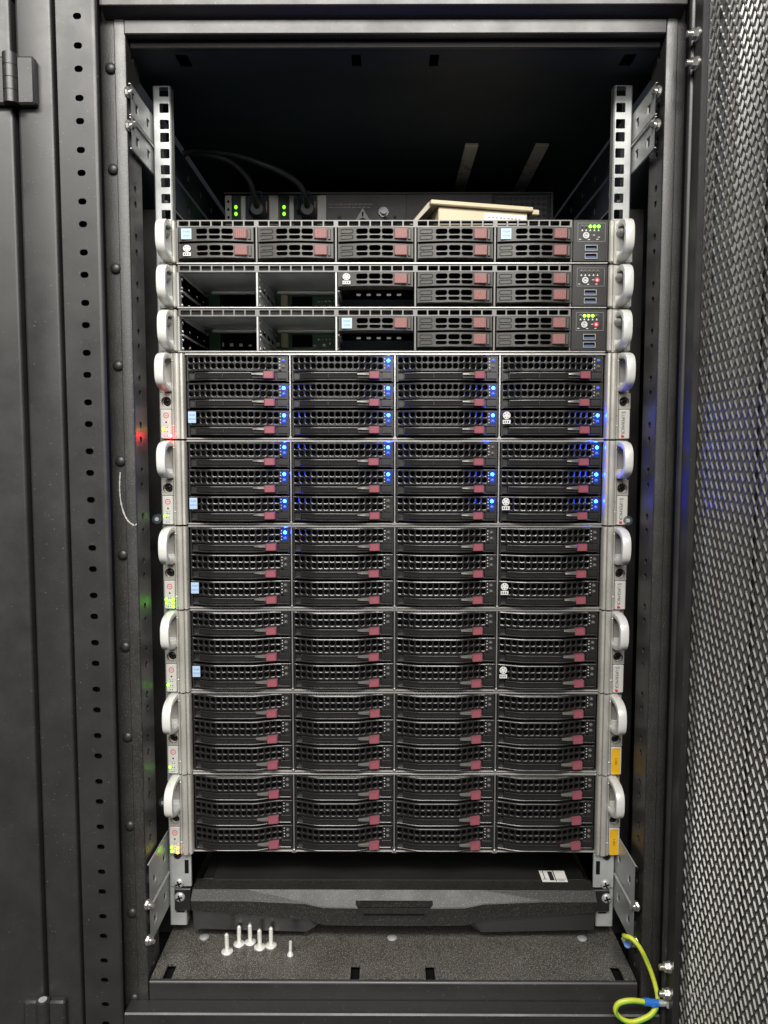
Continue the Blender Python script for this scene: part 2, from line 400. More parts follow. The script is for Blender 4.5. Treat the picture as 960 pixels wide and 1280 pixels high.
def bracket(sd, z0, z1):
    X = -246.2 if sd < 0 else 240.2
    b = MB('zinc'); F = lambda a, z, d: (X-sd*d, a, z)
    zm = (z0+z1)/2
    for (a, c) in ((z0, zm-1.2), (zm+1.2, z1)):
        h = (c-a)
        b.tile(F, -62, -28, a, c, rr(-44, a+h*.42, 9, 9, 1, 3), -1.6); b.tile(F, -28, 8, a, c, rr(-10, a+h*.48, 9, 9, 1, 3), -1.6)
        b.box(min(X, X+sd*1.6), max(X, X+sd*1.6), -62, 8, c-.3, c+.3); b.box(min(X, X+sd*1.6), max(X, X+sd*1.6), -62, 8, a-.3, a+.3)
    # rib along the lower leaf
    b.box(min(X, X-sd*1.8), max(X, X-sd*1.8), -56, 4, zm-4, zm-2.4)
    o = cpart('rail_bracket', b)
    for z in (z1-7, zm-8) if z0 > 0 else (zm-1, z0+3):
        s = MB('steel'); s.cyl((X+sd*2, -60, z), (-sd*.9, -.44, 0), 4.2, 2.6, 6, smooth=False); s.cyl((X-sd*.4, -61, z), (-sd*.9, -.44, 0), 2.2, 3.6, 10); s.cyl((X+sd*3, -59.4, z), (-sd*.9, -.44, 0), 5.4, 1.0, 18)
        inst('bolt', s.mesh('bolt'), o)
for sd in (-1, 1):
    bracket(sd, 714, 772); bracket(sd, -64, 19)
    # depth struts running to the back and the dark cover strip behind the rail
    b = MB('dark'); x0, x1 = (-247, -243) if sd < 0 else (237, 241)
    F = lambda a, z, d: ((x1 if sd < 0 else x0)-sd*-1*d*1.0, a, z)
    for za, zb in ((700, 733), (737, 772)):
        n = 9
        for i in range(n):
            a = 42+i*60; b.tile(lambda p, z, d: ((x1-d) if sd < 0 else (x0+d), p, z), a, a+60, za, zb, rr(a+30, (za+zb)/2, 8, 9, 1, 2), 3)
    b.use('greysteel'); b.box(x0, x1, 42, 580, 697, 700, .5)
    cpart('depth_strut', b)
    b = MB('paint'); x0, x1 = (-272, -251) if sd < 0 else (245, 266)
    b.box(x0, x1, 40, 44, -118, 690, 1); cpart('cover_strip', b)
kb = MB('dark'); kb.cyl((0, 0, 0), (0, -1, 0), 5, 9, 14); kb.use('zinc'); kb.cyl((0, -9.2, 0), (0, -1, 0), 2.2, .6, 8); kb = kb.mesh('rail_knob')
for x, z in ((-247, 362), (-247, 58), (241.5, 361), (241.5, 66)): inst('rail_knob', kb, cab, (x, 2, z-ZB))
# ---- mesh door, open at a right angle
DX, DY0, DY1, DZ0, DZ1 = 271.5, -103, -668, -150, 868
b = MB('litedge'); b.use('mesh'); Wc, Vc = 10.3, 16.6; T = 1.5
nz = int((DZ1-DZ0)/(Vc/2))
hv = Vc*.055
Ro = [(0, Vc/2-hv), (Wc/2, hv), (Wc/2, -hv), (0, -Vc/2+hv), (-Wc/2, -hv), (-Wc/2, hv)]
ri = .86
vs = []; fs = []; fe = []
for r in range(nz):
    zc = DZ0+8+r*Vc/2
    ny = int((DY0-DY1)/Wc)-1
    for c in range(ny):
        yc = DY0-6-c*Wc-(Wc/2 if r % 2 else 0); o = len(vs)
        for kx in (0, T):
            vs += [(DX+kx, yc+p, zc+q) for p, q in Ro]; vs += [(DX+kx, yc+p*ri, zc+q*ri) for p, q in Ro]
        for i in range(6):
            j = (i+1) % 6
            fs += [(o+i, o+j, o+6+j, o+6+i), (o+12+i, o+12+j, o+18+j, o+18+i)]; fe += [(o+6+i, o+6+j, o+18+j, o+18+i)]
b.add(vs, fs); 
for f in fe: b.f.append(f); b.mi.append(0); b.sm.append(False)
door = MB('paint')
door.box(265, 271, -105, -88, DZ0, DZ1, .6)                      # hinge stile
door.box(271.6, 300, -100, -96.5, DZ0, DZ1, .5)
door.box(266, 296, DY1-22, DY1, DZ0, DZ1, 1.5)                    # free edge
door.box(266, 296, DY1, DY0-3, DZ0-28, DZ0, 1.5); door.box(266, 296, DY1, DY0-3, DZ1, DZ1+25, 1.5)
dr = cpart('door', door)
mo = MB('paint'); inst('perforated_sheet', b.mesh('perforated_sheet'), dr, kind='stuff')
rb = MB('dark')
for y in (-122, -300, -480): rb.box(273.2, 279, y-2, y+2, DZ0, DZ1, .3)
inst('stiffener', rb.mesh('stiffener'), dr)
for z in (797.5, 773, -63, -90):
    s = MB('steel'); s.cyl((265, -95.5, z), (-1, 0, 0), 5.6, 1.4, 18); s.cyl((263.6, -95.5, z), (-1, 0, 0), 4.9, 4.2, 6, smooth=False); s.cyl((259.4, -95.5, z), (-1, 0, 0), 2.9, 4.5, 12)
    inst('bolt', s.mesh('bolt'), dr)

# ================================================================== neighbouring cabinets
def neighbour(sd, label):
    g = thing('server_cabinet', label, 'cabinet', (sd*330, 0, ZB))
    def gp(n, mb, p=None): return inst(n, mb.mesh(n), p or g, ((-sd*330, 0, -ZB) if p is None else (0, 0, 0)))
    a, c, e = (308.2, 341.2, 344.4) if sd < 0 else (303.4, 335, 338.2)
    def rounded(x0, x1, y, r, yb):
        ar = [(1-math.cos(R(22.5*k)), 1-math.sin(R(22.5*k))) for k in range(5)]
        return [(x0, yb)]+[(x0+r*u, y+r*v) for u, v in ar]+[(x1-r*u, y+r*v) for u, v in ar[::-1]]+[(x1, yb)]
    b = MB('paint' if sd < 0 else 'gloss'); b.prism(rounded(min(sd*a, sd*c), max(sd*a, sd*c), -85, 3.0, -40), 'z', ZB-20, ZT+40, True); gp('corner_post', b)
    b = MB('hole'); b.box(min(sd*(a+1), sd*900), max(sd*(a+1), sd*900), -40, -30, ZB-20, ZT+40); gp('frame_core', b)
    b = MB('paint' if sd < 0 else 'gloss'); b.prism(rounded(min(sd*e, sd*900), max(sd*e, sd*900), -86.5, 3.0, -60), 'z', ZB-20, 834 if sd < 0 else ZT+40, True); d = gp('door', b)
    if sd < 0:
        b = MB('paint'); b.box(-900, -344.4, -85, -60, 838.5, ZT+40, 1); gp('header_beam', b)
        for zt in (783, -100.5):
            h = MB('paint'); h.box(-362, -347, -93.5, -86.6, zt-43, zt-1.5, 1.8); h.box(-337.5, -321.5, -93.5, -85.2, zt-43, zt-1.5, 1.8)
            for k in range(4): h.cyl((-342.6, -93.2, zt-42.5+k*10.7), 'z', 6.4, 10.2, 18)
            h.use('zinc'); h.cyl((-342.6, -93.2, zt+.2), 'z', 4.0, .7, 16)
            gp('hinge', h)
neighbour(-1, 'closed neighbouring cabinet at the left edge with two block hinges')
neighbour(1, 'closed neighbouring cabinet glimpsed through the mesh of the open door')

# ================================================================== tall servers (2U, twelve drive trays)
TW = 104.6
def bulge(x): 
    t = (x+TW/2)/TW
    return 7.5*smooth(-.02, .26, t)*(1-smooth(.60, .88, t))
def tray_mesh():
    b = MB('plastic'); F = lambda a, z, d: (a, -bulge(a)+d, z)
    # grille: two rows of fifteen rounded holes
    xs = [-48.3+6.24*i for i in range(15)]
    for zc, z0, z1 in ((22.9, 19.5, 26.4), (16.1, 12.6, 19.5)):
        for i, x in enumerate(xs):
            b.tile(F, x-3.12, x+3.12, z0, z1, rr(x, zc, 4.75, 5.15, 1.5, 3), 3.2, (1.25, .30))
    b.rect(F, -TW/2, xs[0]-3.12, 11.2, 27, 2); b.rect(F, xs[-1]+3.12, TW/2, 11.2, 27, 2)
    n = 30
    for i in range(n):      # top edge, ledge under the grille, bottom lip
        p = -TW/2+TW*i/n; q = -TW/2+TW*(i+1)/n
        if p < xs[-1]+3 and q > xs[0]-3.2:
            b.rect(F, p, q, 26.4, 26.6); b.rect(F, p, q, 11.4, 12.6)
        bp, bq = -bulge(p), -bulge(q)
        b.add([(p, bp, 26.6), (q, bq, 26.6), (q, bq+.35, 27.3), (p, bp+.35, 27.3), (q, 9, 27.6), (p, 9, 27.6)], [(0, 1, 2, 3), (3, 2, 4, 5)])
        b.add([(p, bp, 11.4), (q, bq, 11.4), (q, bq+.6, 11.0), (p, bp+.6, 11.0), (q, 4, 11.0), (p, 4, 11.0)], [(0, 1, 2, 3), (3, 2, 4, 5)])
        b.add([(p, bp-.3, 2.0), (q, bq-.3, 2.0), (q, bq-.3, 2.9), (p, bp-.3, 2.9), (q, bq+.1, 3.4), (p, bp+.1, 3.4), (q, 6, 3.8), (p, 6, 3.8)],
              [(0, 1, 2, 3), (3, 2, 4, 5), (5, 4, 6, 7)])
        b.add([(p, 2.5 if q < 30 else 2, 2), (q, 2.5 if q < 30 else 2, 2), (q, 2.5 if q < 30 else 2, 10.4), (p, 2.5 if q < 30 else 2, 10.4)], [(0, 1, 2, 3)])
    b.box(40.5, 51.8, .2, 6, 3.8, 10.8, .4); b.box(-52.2, -50.6, -1, 6, 1, 27)
    b.box(50.6, 52.2, -.6, 6, 1, 27)
    # vent slits in the right hand bezel
    b.use('whiteink')
    for i, (x, z) in enumerate(((43.6, 24.2), (43.4, 21.3), (43.7, 18.1), (43.5, 15.0))):
        y = -bulge(x)-.12; b.add([(x-.55, y, z-.4), (x+.55, y, z-.5), (x+.5, y, z+.35), (x-.4, y, z+.5)], [(0, 1, 2, 3)])
    b.use('hole'); b.box(-52, 52, 7, 8, 0, 27.2)
    return b.mesh('drive_tray')
def lever_mesh():
    b = MB('lever'); n = 16; x0, x1 = -43.5, 15.5
    def y(a): return -bulge(a)+.3
    for i in range(n):
        p = x0+(x1-x0)*i/n; q = x0+(x1-x0)*(i+1)/n
        for z0, z1, d, e in ((4.1, 4.8, .2, 0), (4.8, 9.2, 1.7, .6), (9.2, 10.1, 0, .25)):
            b.add([(p, y(p)+d, z0), (q, y(q)+d, z0), (q, y(q)+e, z1), (p, y(p)+e, z1)], [(0, 1, 2, 3)])
        for z, d0, d1 in ((4.8, 0, 1.7), (9.2, 0, .6)):
            b.add([(p, y(p)+d0, z), (q, y(q)+d0, z), (q, y(q)+d1, z), (p, y(p)+d1, z)], [(0, 1, 2, 3)])
        for z in (4.1, 10.1): b.add([(p, y(p), z), (q, y(q), z), (q, 3, z), (p, 3, z)], [(0, 1, 2, 3)])
    b.box(-44.6, -43.4, y(-44)-.2, 3, 4.0, 10.3, .3); b.box(-14.6, -13.8, y(-14)-.2, y(-14)+1.2, 4.4, 9.6)
    b.box(15.5, 27.6, -bulge(20)+1.0, 3, 4.2, 8.8, .3)
    b.use('ramp')      # the polished ramp that runs up to the button
    m = 8; P = []
    for i in range(m+1):
        a = 15.5+(27.5-15.5)*i/m; t = i/m; yy = y(15.5)*(1-t)+(-6.2)*t-1.4*math.sin(t*math.pi)*.5
        zt = 9.8+.5*t; zb = 6.9-.6*t
        P.append([(a, yy+.9, zb), (a, yy-.1, zb+.8), (a, yy+.15, zt-1.0), (a, yy+1.3, zt)])
    for i in range(m):
        for k in range(3): b.add([P[i][k], P[i+1][k], P[i+1][k+1], P[i][k+1]], [(0, 1, 2, 3)], True)
        for k in (0, 3): b.add([P[i][k], P[i+1][k], (P[i+1][k][0], 3, P[i+1][k][2]), (P[i][k][0], 3, P[i][k][2])], [(0, 1, 2, 3)])
    return b.mesh('lever')
def button_mesh():
    b = MB('pink'); b.prism([(27.4, 3), (27.4, -6.6), (28.3, -7.5), (37.2, -6.0), (38.2, -5.0), (38.2, 3)], 'z', 4.0, 10.9)
    b.add([(28.6, -7.62, 4.8), (37.0, -6.2, 4.8), (37.0, -6.2, 10.1), (28.6, -7.62, 10.1)], [(0, 1, 2, 3)])
    return b.mesh('release_button')
def led_mesh(m, r=1.5):
    b = MB('ledoff'); b.cyl((0, 0, 0), (0, -1, 0), r+.45, .45, 16)
    b.use(m); b.dome((0, -.45, 0), (0, -1, 0), r, r*1.15, 14, 4); return b.mesh('indicator_light')
TRAY, LEVER, BUTTON = tray_mesh(), lever_mesh(), button_mesh()
b = MB('guide'); b.prism(rr(47.1, 19.4, 6.4, 13.4, 1.6, 4), 'y', -.18, .2); GUIDE = b.mesh('halo_guide')
LED = {k: led_mesh(k) for k in ('ledoff', 'blue', 'bluedim', 'greensoft', 'orange')}
LED['red'] = led_mesh('red', 2.1)
SLED = {k: led_mesh(k, 1.4) for k in ('ledoff', 'green', 'red', 'orange')}
def chip_sticker():
    b = MB('stickerblue'); b.box(-51.2, -43.2, -4.6, -4.2, 14.4, 26.0)
    F = FY(-4.75); b.use('blueink'); text(b, 'intel', 3.4, F, -47.2, 22.6); text(b, 'XEON', 2.6, F, -47.2, 18.2)
    return b
def round_badge(x=-47.2, y=-5.2, z=22.2, s=1.0):
    b = MB('whiteink'); b.cyl((x, y+.5, z), (0, -1, 0), 3.9*s, .5, 20)
    b.box(x-4.0*s, x+4.0*s, y, y+.4, z-8.6*s, z-4.6*s)
    F = FY(y-.12); b.use('ink')
    b2 = [(x+2.4*s*math.cos(a), z+2.4*s*math.sin(a)) for a in [2*math.pi*i/5+.3 for i in range(5)]]
    for (p, q) in b2: b.add([F(p-.5*s, q-.5*s, 0), F(p+.5*s, q-.5*s, 0), F(p+.5*s, q+.5*s, 0), F(p-.5*s, q+.5*s, 0)], [(0, 1, 2, 3)])
    for k in range(3): b.add([F(x-3*s+2.2*s*k, z-7.6*s, 0), F(x-1.9*s+2.2*s*k, z-7.6*s, 0), F(x-1.9*s+2.2*s*k, z-5.6*s, 0), F(x-3*s+2.2*s*k, z-5.6*s, 0)], [(0, 1, 2, 3)])
    return b
STK, BDG = chip_sticker().mesh('sticker'), round_badge(y=-5.4).mesh('badge')

def handle_mesh(h, depth, w, th):
    """D shaped pull handle: both feet on y=0, swept along a rounded path, centred on x=0, from z=0 to z=h"""
    b = MB('white'); pts = []
    for i in range(21):
        a = math.pi*i/20; ca, sa = math.cos(a), math.sin(a)
        e = .62
        pts.append((-(depth-th/2)*abs(sa)**e, h/2+(h/2-th/2)*math.copysign(abs(ca)**e, ca)))
    pts = [(0, h-th/2-.2)]+pts[1:-1]+[(0, th/2+.2)]
    rings = []
    sec = rr(0, 0, w, th, 1.4, 3)
    for i, (y, z) in enumerate(pts):
        y0, z0 = pts[max(0, i-1)]; y1, z1 = pts[min(len(pts)-1, i+1)]
        L = math.hypot(y1-y0, z1-z0); ny, nz_ = -(z1-z0)/L, (y1-y0)/L
        rings.append([(a, y+ny*c, z+nz_*c) for a, c in sec])
    n = len(sec); vs = [p for r in rings for p in r]
    b.add(vs, [(i*n+k, i*n+(k+1) % n, (i+1)*n+(k+1) % n, (i+1)*n+k) for i in range(len(pts)-1) for k in range(n)], True)
    # feet
    b.box(-w/2-.6, w/2+.6, -2.2, 0, h-th-2.5, h+.4, .8); b.box(-w/2-.6, w/2+.6, -2.2, 0, -.4, th+4, .8)
    return b.mesh('handle')
H2, H1 = handle_mesh(39, 37, 9, 5.8), handle_mesh(39, 31, 9.4, 6.2)
def cross_screw(r=4.2, m='zinc'):
    b = MB(m); b.dome((0, 0, 0), (0, -1, 0), r, r*.5, 18, 4)
    b.use('hole')
    for a in (R(20), R(110)):
        c, s = math.cos(a), math.sin(a); L, wd = r*.62, r*.16; y = -r*.5-.08
        b.add([(c*L-s*wd, y+.0, s*L+c*wd), (-c*L-s*wd, y, -s*L+c*wd), (-c*L+s*wd, y, -s*L-c*wd), (c*L+s*wd, y, s*L-c*wd)], [(0, 1, 2, 3)])
    return b.mesh('screw')
DSCREW, ZSCREW = cross_screw(4.4, 'lever'), cross_screw(5.6, 'zinc')

def ear_mesh(sd):
    b = MB('ear'); X = lambda a: sd*a
    def bx(a, c, *r): b.box(min(sd*a, sd*c), max(sd*a, sd*c), *r)
    # ridged inner bezel
    pr = [(216.6, 3), (216.6, -5.5), (217.6, -7), (219.4, -7.4), (219.8, -4.8), (220.6, -4.6), (221.0, -7.8), (222.2, -8.6), (224.8, -8.8), (226.0, -8.0), (226.3, -5.4), (227.0, -5.2), (227.4, -7.0), (228.8, -6.9), (229.6, -5.6), (229.6, 3)]
    b.prism([(sd*a, y) for a, y in pr], 'z', .6, 87.6)
    bx(229.6, 241.6, -.4, 2.4, .4, 88.4, .4)                       # flange
    # screw pocket: rounded frame with a round recess
    lo, hi = min(sd*229.8, sd*241.6), max(sd*229.8, sd*241.6)
    b.tile(FY(-5.5), lo, hi, 31.2, 47.4, circ(sd*235.2, 38.6, 5.2, 16), 5)
    for (x0, x1, z0, z1) in ((lo, lo+.5, 31.2, 47.4), (hi-.5, hi, 31.2, 47.4), (lo, hi, 31.2, 31.7), (lo, hi, 46.9, 47.4)): b.box(x0, x1, -5.48, 0, z0, z1)
    for z in (80, 14): b.dome((sd*228.1, -6.9, z), (0, -1, 0), 1.2, .7, 10, 2)
    bx(230, 241, -1.2, -.4, 48.5, 86, .3)
    b.use('earpanel'); bx(229.9, 241.2, -7.0, 0, .8, 30.6, .8)
    return b.mesh('rack_ear')
EARM = {-1: ear_mesh(-1), 1: ear_mesh(1)}
def control_print():
    b = MB('redink'); F = FY(-7.15); x, z = -235.2, 24.6
    n = 20; vs = []
    for r in (2.9, 2.15): vs += [F(x+r*math.cos(2*math.pi*i/n), z+r*math.sin(2*math.pi*i/n), 0) for i in range(n)]
    b.add(vs, [(i, (i+1) % n, n+(i+1) % n, n+i) for i in range(n)])
    b.add([F(x-1.1, z-.35, 0), F(x+1.1, z-.35, 0), F(x+1.1, z+.35, 0), F(x-1.1, z+.35, 0)], [(0, 1, 2, 3)])
    b.use('ink'); b.add([F(p, q, 0) for p, q in circ(x, 17.6, 1.0, 10)], [tuple(range(10))])
    for (p, q) in ((-236.6, 8.0), (-234.2, 8.0), (-236.9, 3.6), (-234.4, 3.6), (-236.3, 12.6), (-234.0, 12.6)):     # small pictograms
        b.add([F(p-.75, q-.6, 0), F(p+.75, q-.6, 0), F(p, q+.7, 0)], [(0, 1, 2)])
    b.use('greyink')
    for q in (14.6, 5.6): b.add([F(x-3.2, q-.12, 0), F(x+3.2, q-.12, 0), F(x+3.2, q+.12, 0), F(x-3.2, q+.12, 0)], [(0, 1, 2, 3)])
    return b.mesh('control_print')
CPRINT = control_print()
def maker_print():
    b = MB('ink'); F = FY(-7.15)
    text(b, 'S', 5.6, F, 234.2, 27.6, R(-90)); text(b, 'UPERMICR', 4.6, F, 233.9, 15.4, R(-90), .93)
    b.use('redink'); b.add([F(p, q, 0) for p, q in circ(233.6, 3.4, 1.5, 12)], [tuple(range(12))]); b.add([F(235.3, 4.4, 0), F(235.9, 2.2, 0), F(232.8, 1.6, 0)], [(0, 1, 2)])
    return b.mesh('maker_print')
MPRINT = maker_print()
def amber_label():
    b = MB('yellow'); b.box(230.8, 239.4, -7.35, -7.0, 1.4, 29.6)
    b.use('ink'); text(b, '1-001', 3.6, FY(-7.5), 235.1, 15.5, R(-90))
    return b.mesh('sticker')
AMBER = amber_label()

def chassis2():
    b = MB('dark'); b.box(-216, 216, 8.5, 640, .5, 88.2)
    b.use('steel')
    b.box(-216.4, 216.4, -1.8, 8.4, 86.3, 88.4, .5)             # folded top edge
    b.use('greysteel'); b.box(-216.4, 216.4, -.6, 8.4, .3, 1.7, .3)
    b.use('steel')
    for x in (-108.1, 0, 108.1):
        b.box(x-.75, x+.75, -1.2, 8.4, 1.7, 86.3, .2); b.prism([(x-2.6, .2), (x+2.6, .2), (x+.9, 3.2), (x-.9, 3.2)], 'y', -2.2, 4)
    return b.mesh('chassis')
CH2 = chassis2()
# lit states, rows from the top, columns from the left: b bright, d dim, o off
LIT = {0: ('dbdd', 'bbbd', 'bbbb'), 1: ('bbob', 'bbbb', 'bobb'), 2: ('booo', 'oooo', 'oooo')}
L2 = ['tall server just under the slim ones, a red warning light on its left ear',
      'tall server, second of its kind from the top, most of its drive lights blue',
      'tall server with a single blue drive light in its top left corner',
      'tall server, no drive lights lit, lowest one with black lettering on its right ear',
      'tall server with an amber sticker on its right ear, resting on the lowest server',
      'lowest tall server, amber sticker and orange light on its ears, above the black drawer']
EARL = [(('green', 3.9, 10.4), ('red', 11.0, 3.8)), (('green', 3.7, 9.6),), (('green', 3.4, 11.2), ('green', 10.6, 10.9), ('green', 3.8, 7.0), ('green', 10.3, 7.2), ('green', 10.5, 3.4)),
        (('green', 3.4, 8.6),), (('green', 3.5, 8.4),), (('green', 3.6, 8.6), ('orange', 9.9, 7.8), ('green', 3.8, 4.3), ('orange', 9.8, 2.8))]
for i in range(6):
    z0 = 444.5-88.9*i
    g = thing('tall_server', L2[i], 'server', (0, 0, z0), 'tall two-unit drive servers')
    inst('chassis', CH2, g)
    for r in range(3):
        for c in range(4):
            jx = random.uniform(-.25, .25); jy = random.uniform(-.5, .4)
            t = inst('drive_tray', TRAY, g, (-162.15+108.1*c+jx, jy-.4, 58.5-28.0*r), rot=(0, R(random.uniform(-.15, .15)), R(random.uniform(-.25, .25))))
            inst('lever', LEVER, t); inst('release_button', BUTTON, t, (random.uniform(-.4, .4), random.uniform(-.3, .3), 0), rot=(0, 0, R(random.uniform(-1.2, 1.2))))
            st = LIT.get(i, ('oooo',)*3)[r][c]
            k = {'b': 'blue', 'd': 'bluedim', 'o': 'ledoff'}[st]
            inst('indicator_light', LED[k], t, (47.3, -.1, 22.4))
            inst('indicator_light', LED['bluedim' if st == 'b' else 'ledoff'], t, (47.3, -.1, 16.2))
            if st == 'b': inst('halo_guide', GUIDE, t)
            if r == 2 and c == 0 and i < 4: inst('sticker', STK, t)
            if r == 2 and c == 3 and i < 4: inst('badge', BDG, t)
    for sd in (-1, 1):
        e = inst('rack_ear', EARM[sd], g)
        inst('handle', H2, e, (sd*233.4-(1.2 if sd > 0 else 0), 0, 48.6)); inst('screw', DSCREW, e, (sd*235.2, -.6, 38.6))
        if sd < 0:
            inst('control_print', CPRINT, e)
            for (k, dx, z) in EARL[i]: inst('indicator_light', SLED[k] if k != 'red' else LED[k], e, (-242.2+dx, -6.9, z))
        elif i < 4: inst('maker_print', MPRINT, e)
        else: inst('sticker', AMBER, e)

# ================================================================== slim servers (1U, ten small bays)
CX = [-222, -141.1, -60.2, 20.7, 101.6]; PX = 179.6
def carrier_mesh(blank):
    b = MB('carrier'); W, H = 76, 16.6
    F = lambda a, z, d: (a, -1.6-4.2*math.sin(math.pi*a/W)+d, z)
    xs = [17.6, 30.6, 43.6, 56.2]
    for i in range(3):
        for z0, z1, hz in ((2.2, 7.7, (4.9, 4.1)), (7.7, 15.2, (11.5, 5.9))):
            b.tile(F, xs[i], xs[i+1], z0, z1, rr((xs[i]+xs[i+1])/2, hz[0], 11.3, hz[1], 2.0, 3), 4, (1.07, .3))
    b.rect(F, 0, 17.6, 2.2, 15.2, 3)
    b.rect(F, 56.2, W, 2.2, 15.2, 3); b.rect(F, 0, W, 15.2, 16.6, 10); b.rect(F, 0, W, .6, 2.2, 10)
    n = 10
    for i in range(n):
        p, q = W*i/n, W*(i+1)/n
        yp, yq = F(p, 0, 0)[1], F(q, 0, 0)[1]
        for z, e in ((16.6, 17.0), (.6, .3)):
            b.add([(p, yp, z), (q, yq, z), (q, yq+.6, e), (p, yp+.6, e), (q, 14, e), (p, 14, e)], [(0, 1, 2, 3), (3, 2, 4, 5)])
    b.box(0, .8, -2, 14, 0, 17.2); b.box(W-.8, W, -2, 14, 0, 17.2)
    b.box(70.6, 73.6, -3.9, -1, 2.6, 14.8, .5)
    if blank:
        for z in (5.2, 11.9):
            o = rr(8.6, z, 13, 4.6, 1.6, 4); i_ = rr(8.6, z, 11.4, 3.2, 1.2, 4); n = len(o)
            b.add([F(a, c, -.7) for a, c in o]+[F(a, c, -.2) for a, c in i_], [(k, (k+1) % n, n+(k+1) % n, n+k) for k in range(n)])
            b.add([F(a, c, -.2) for a, c in i_], [tuple(range(n))])
    b.use('hole'); b.box(1, 75, 12, 13, .5, 16.8)
    return b.mesh('drive_carrier')
CARB, CARP = carrier_mesh(True), carrier_mesh(False)
b = MB('rose'); b.box(56.8, 69.8, -6.2, 0, 2.8, 14.6, .6)
for k in range(6): b.box(57.6+2.0*k, 58.8+2.0*k, -7.2, -6.0, 3.2, 14.2, .35)
RBTN = b.mesh('release_button')
b = MB('stickerblue'); b.box(3.2, 13.6, -4.5, -3.9, 2.6, 14.8); b.use('blueink'); text(b, 'intel', 4.2, FY(-4.65), 8.4, 11.4); text(b, 'inside', 3.0, FY(-4.65), 8.4, 6.6)
STK1 = b.mesh('sticker'); BDG1 = round_badge(8.4, -4.7, 11.0, 1.0).mesh('badge')
def chassis1(empty):
    b = MB('dark'); z0, z1 = .4, 44
    xl = 20.7 if empty else -222
    b.box(xl, 216, 12.5, 600, z0, 43.6)
    if empty:
        # open bays: thin sheet floor, roof and sides, a circuit board across the back
        b.use('zinc'); b.box(-222, 20.7, 9, 600, .4, 1.4); b.box(-222.6, -221.4, 9, 600, .4, 43.6)
        b.box(-222, 20.7, 9, 600, 42.6, 43.6)
        b.use('dark'); b.box(-60.2, 20.7, 60, 62, 1.4, 21)
        b.use('dark'); b.box(-222, 20.7, 250, 252, 1.4, 42.6)
    b.use('steel'); b.box(-223.4, 216.4, -1.6, 9, .3, 2.0, .5)
    b.use('vent')
    # vented strip along the top edge
    for c in range(5):
        x0 = CX[c]; x1 = CX[c+1] if c < 4 else PX; n = 7; w_ = (x1-x0-3)/n
        b.rect(FY(-1.2), x0, x0+1.5, 36.8, 44); b.rect(FY(-1.2), x1-1.5, x1, 36.8, 44)
        for k in range(n):
            a = x0+1.5+w_*k; b.tile(FY(-1.2), a, a+w_, 36.8, 44, rr(a+w_/2, 40.6, w_-1.4, 4.8, .5, 2), 4)
    b.add([(-222, -1.2, 44), (PX, -1.2, 44), (PX, 12, 44), (-222, 12, 44)], [(0, 1, 2, 3)])
    b.add([(-222, -1.2, 36.8), (PX, -1.2, 36.8), (PX, 5, 36.8), (-222, 5, 36.8)], [(0, 1, 2, 3)])
    for c in range(5):
        b.use('zinc' if empty and c < 3 else 'vent'); b.box(CX[c]-1.0, CX[c]+1.0, -1.0, 9, 2, 36.8, .3)
    b.use('vent')
    b.box(PX-1, PX+.4, -1.0, 9, 2, 36.8, .3)
    return b.mesh('chassis')
C1, C1E = chassis1(False), chassis1(True)
def bay_parts(g):
    # bay dividers with punched guide rails
    for x in (-222, -141.1, -60.2):
        b = MB('zinc')
        b.box(x-.6, x+.6, 9, 130, 2, 36.8)
        b.box(x+.7, x+3.2, 6, 125, 18.2, 20.0, .4); b.box(x+.7, x+2.4, 6, 125, 35.2, 36.6, .3)
        b.use('steel')
        for z in (6, 15, 23.5, 32):
            b.dome((x+.6, 12, z), 'x', 1.6, 1.4, 8, 3)
        for y in (40, 75, 105): b.dome((x+.6, y, 27), 'x', 1.5, 1.3, 8, 3); b.dome((x+.6, y, 10), 'x', 1.5, 1.3, 8, 3)
        b.use('hole')
        for y in (30, 62, 92): b.box(x+.6, x+.75, y, y+18, 5, 9); b.box(x+.6, x+.75, y, y+18, 22.5, 27)
        inst('bay_divider', b.mesh('bay_divider'), g)
    b = MB('pcb'); b.box(-140, -62, 128, 130, 2, 42.4); b.box(-221, -62, 130.5, 132, 1.6, 42)
    b.use('hole'); b.box(-206, -146, 124, 130, 4, 38, .6); b.box(-121, -97, 124, 128, 23, 37, .6)
    b.use('cream'); b.box(-133, -125.5, 118, 128, 22, 38, .5)
    b.use('steel')
    for k in range(5): b.box(-90+4.4*k, -88.6+4.4*k, 126.6, 128, 31, 32.6)
    for (x, z) in ((-112, 24.5), (-76, 27), (-129, 31)): b.cyl((x, 127.9, z), (0, -1, 0), 1.6, .5, 12)
    for k in range(12): b.box(-205+11*k+random.uniform(-2, 2), -202+11*k, 126, 128.4 if k > 6 else 123.9, 23.5, 25+random.random()*3)
    inst('backplane', b.mesh('backplane'), g)
    for x0, x1 in ((-214, -143), (-137, -62.5)): b = MB('screwzinc'); b.box(x0, x1, 116, 123, 38.6, 42.2, .7); inst('cross_bar', b.mesh('cross_bar'), g)
    b = MB('whiteink')
    for k in range(5): b.box(-40+10.5*k, -35.6+10.5*k, 14, 15.5, 16.2, 18.2, .2)
    inst('connector_row', b.mesh('connector_row'), g)
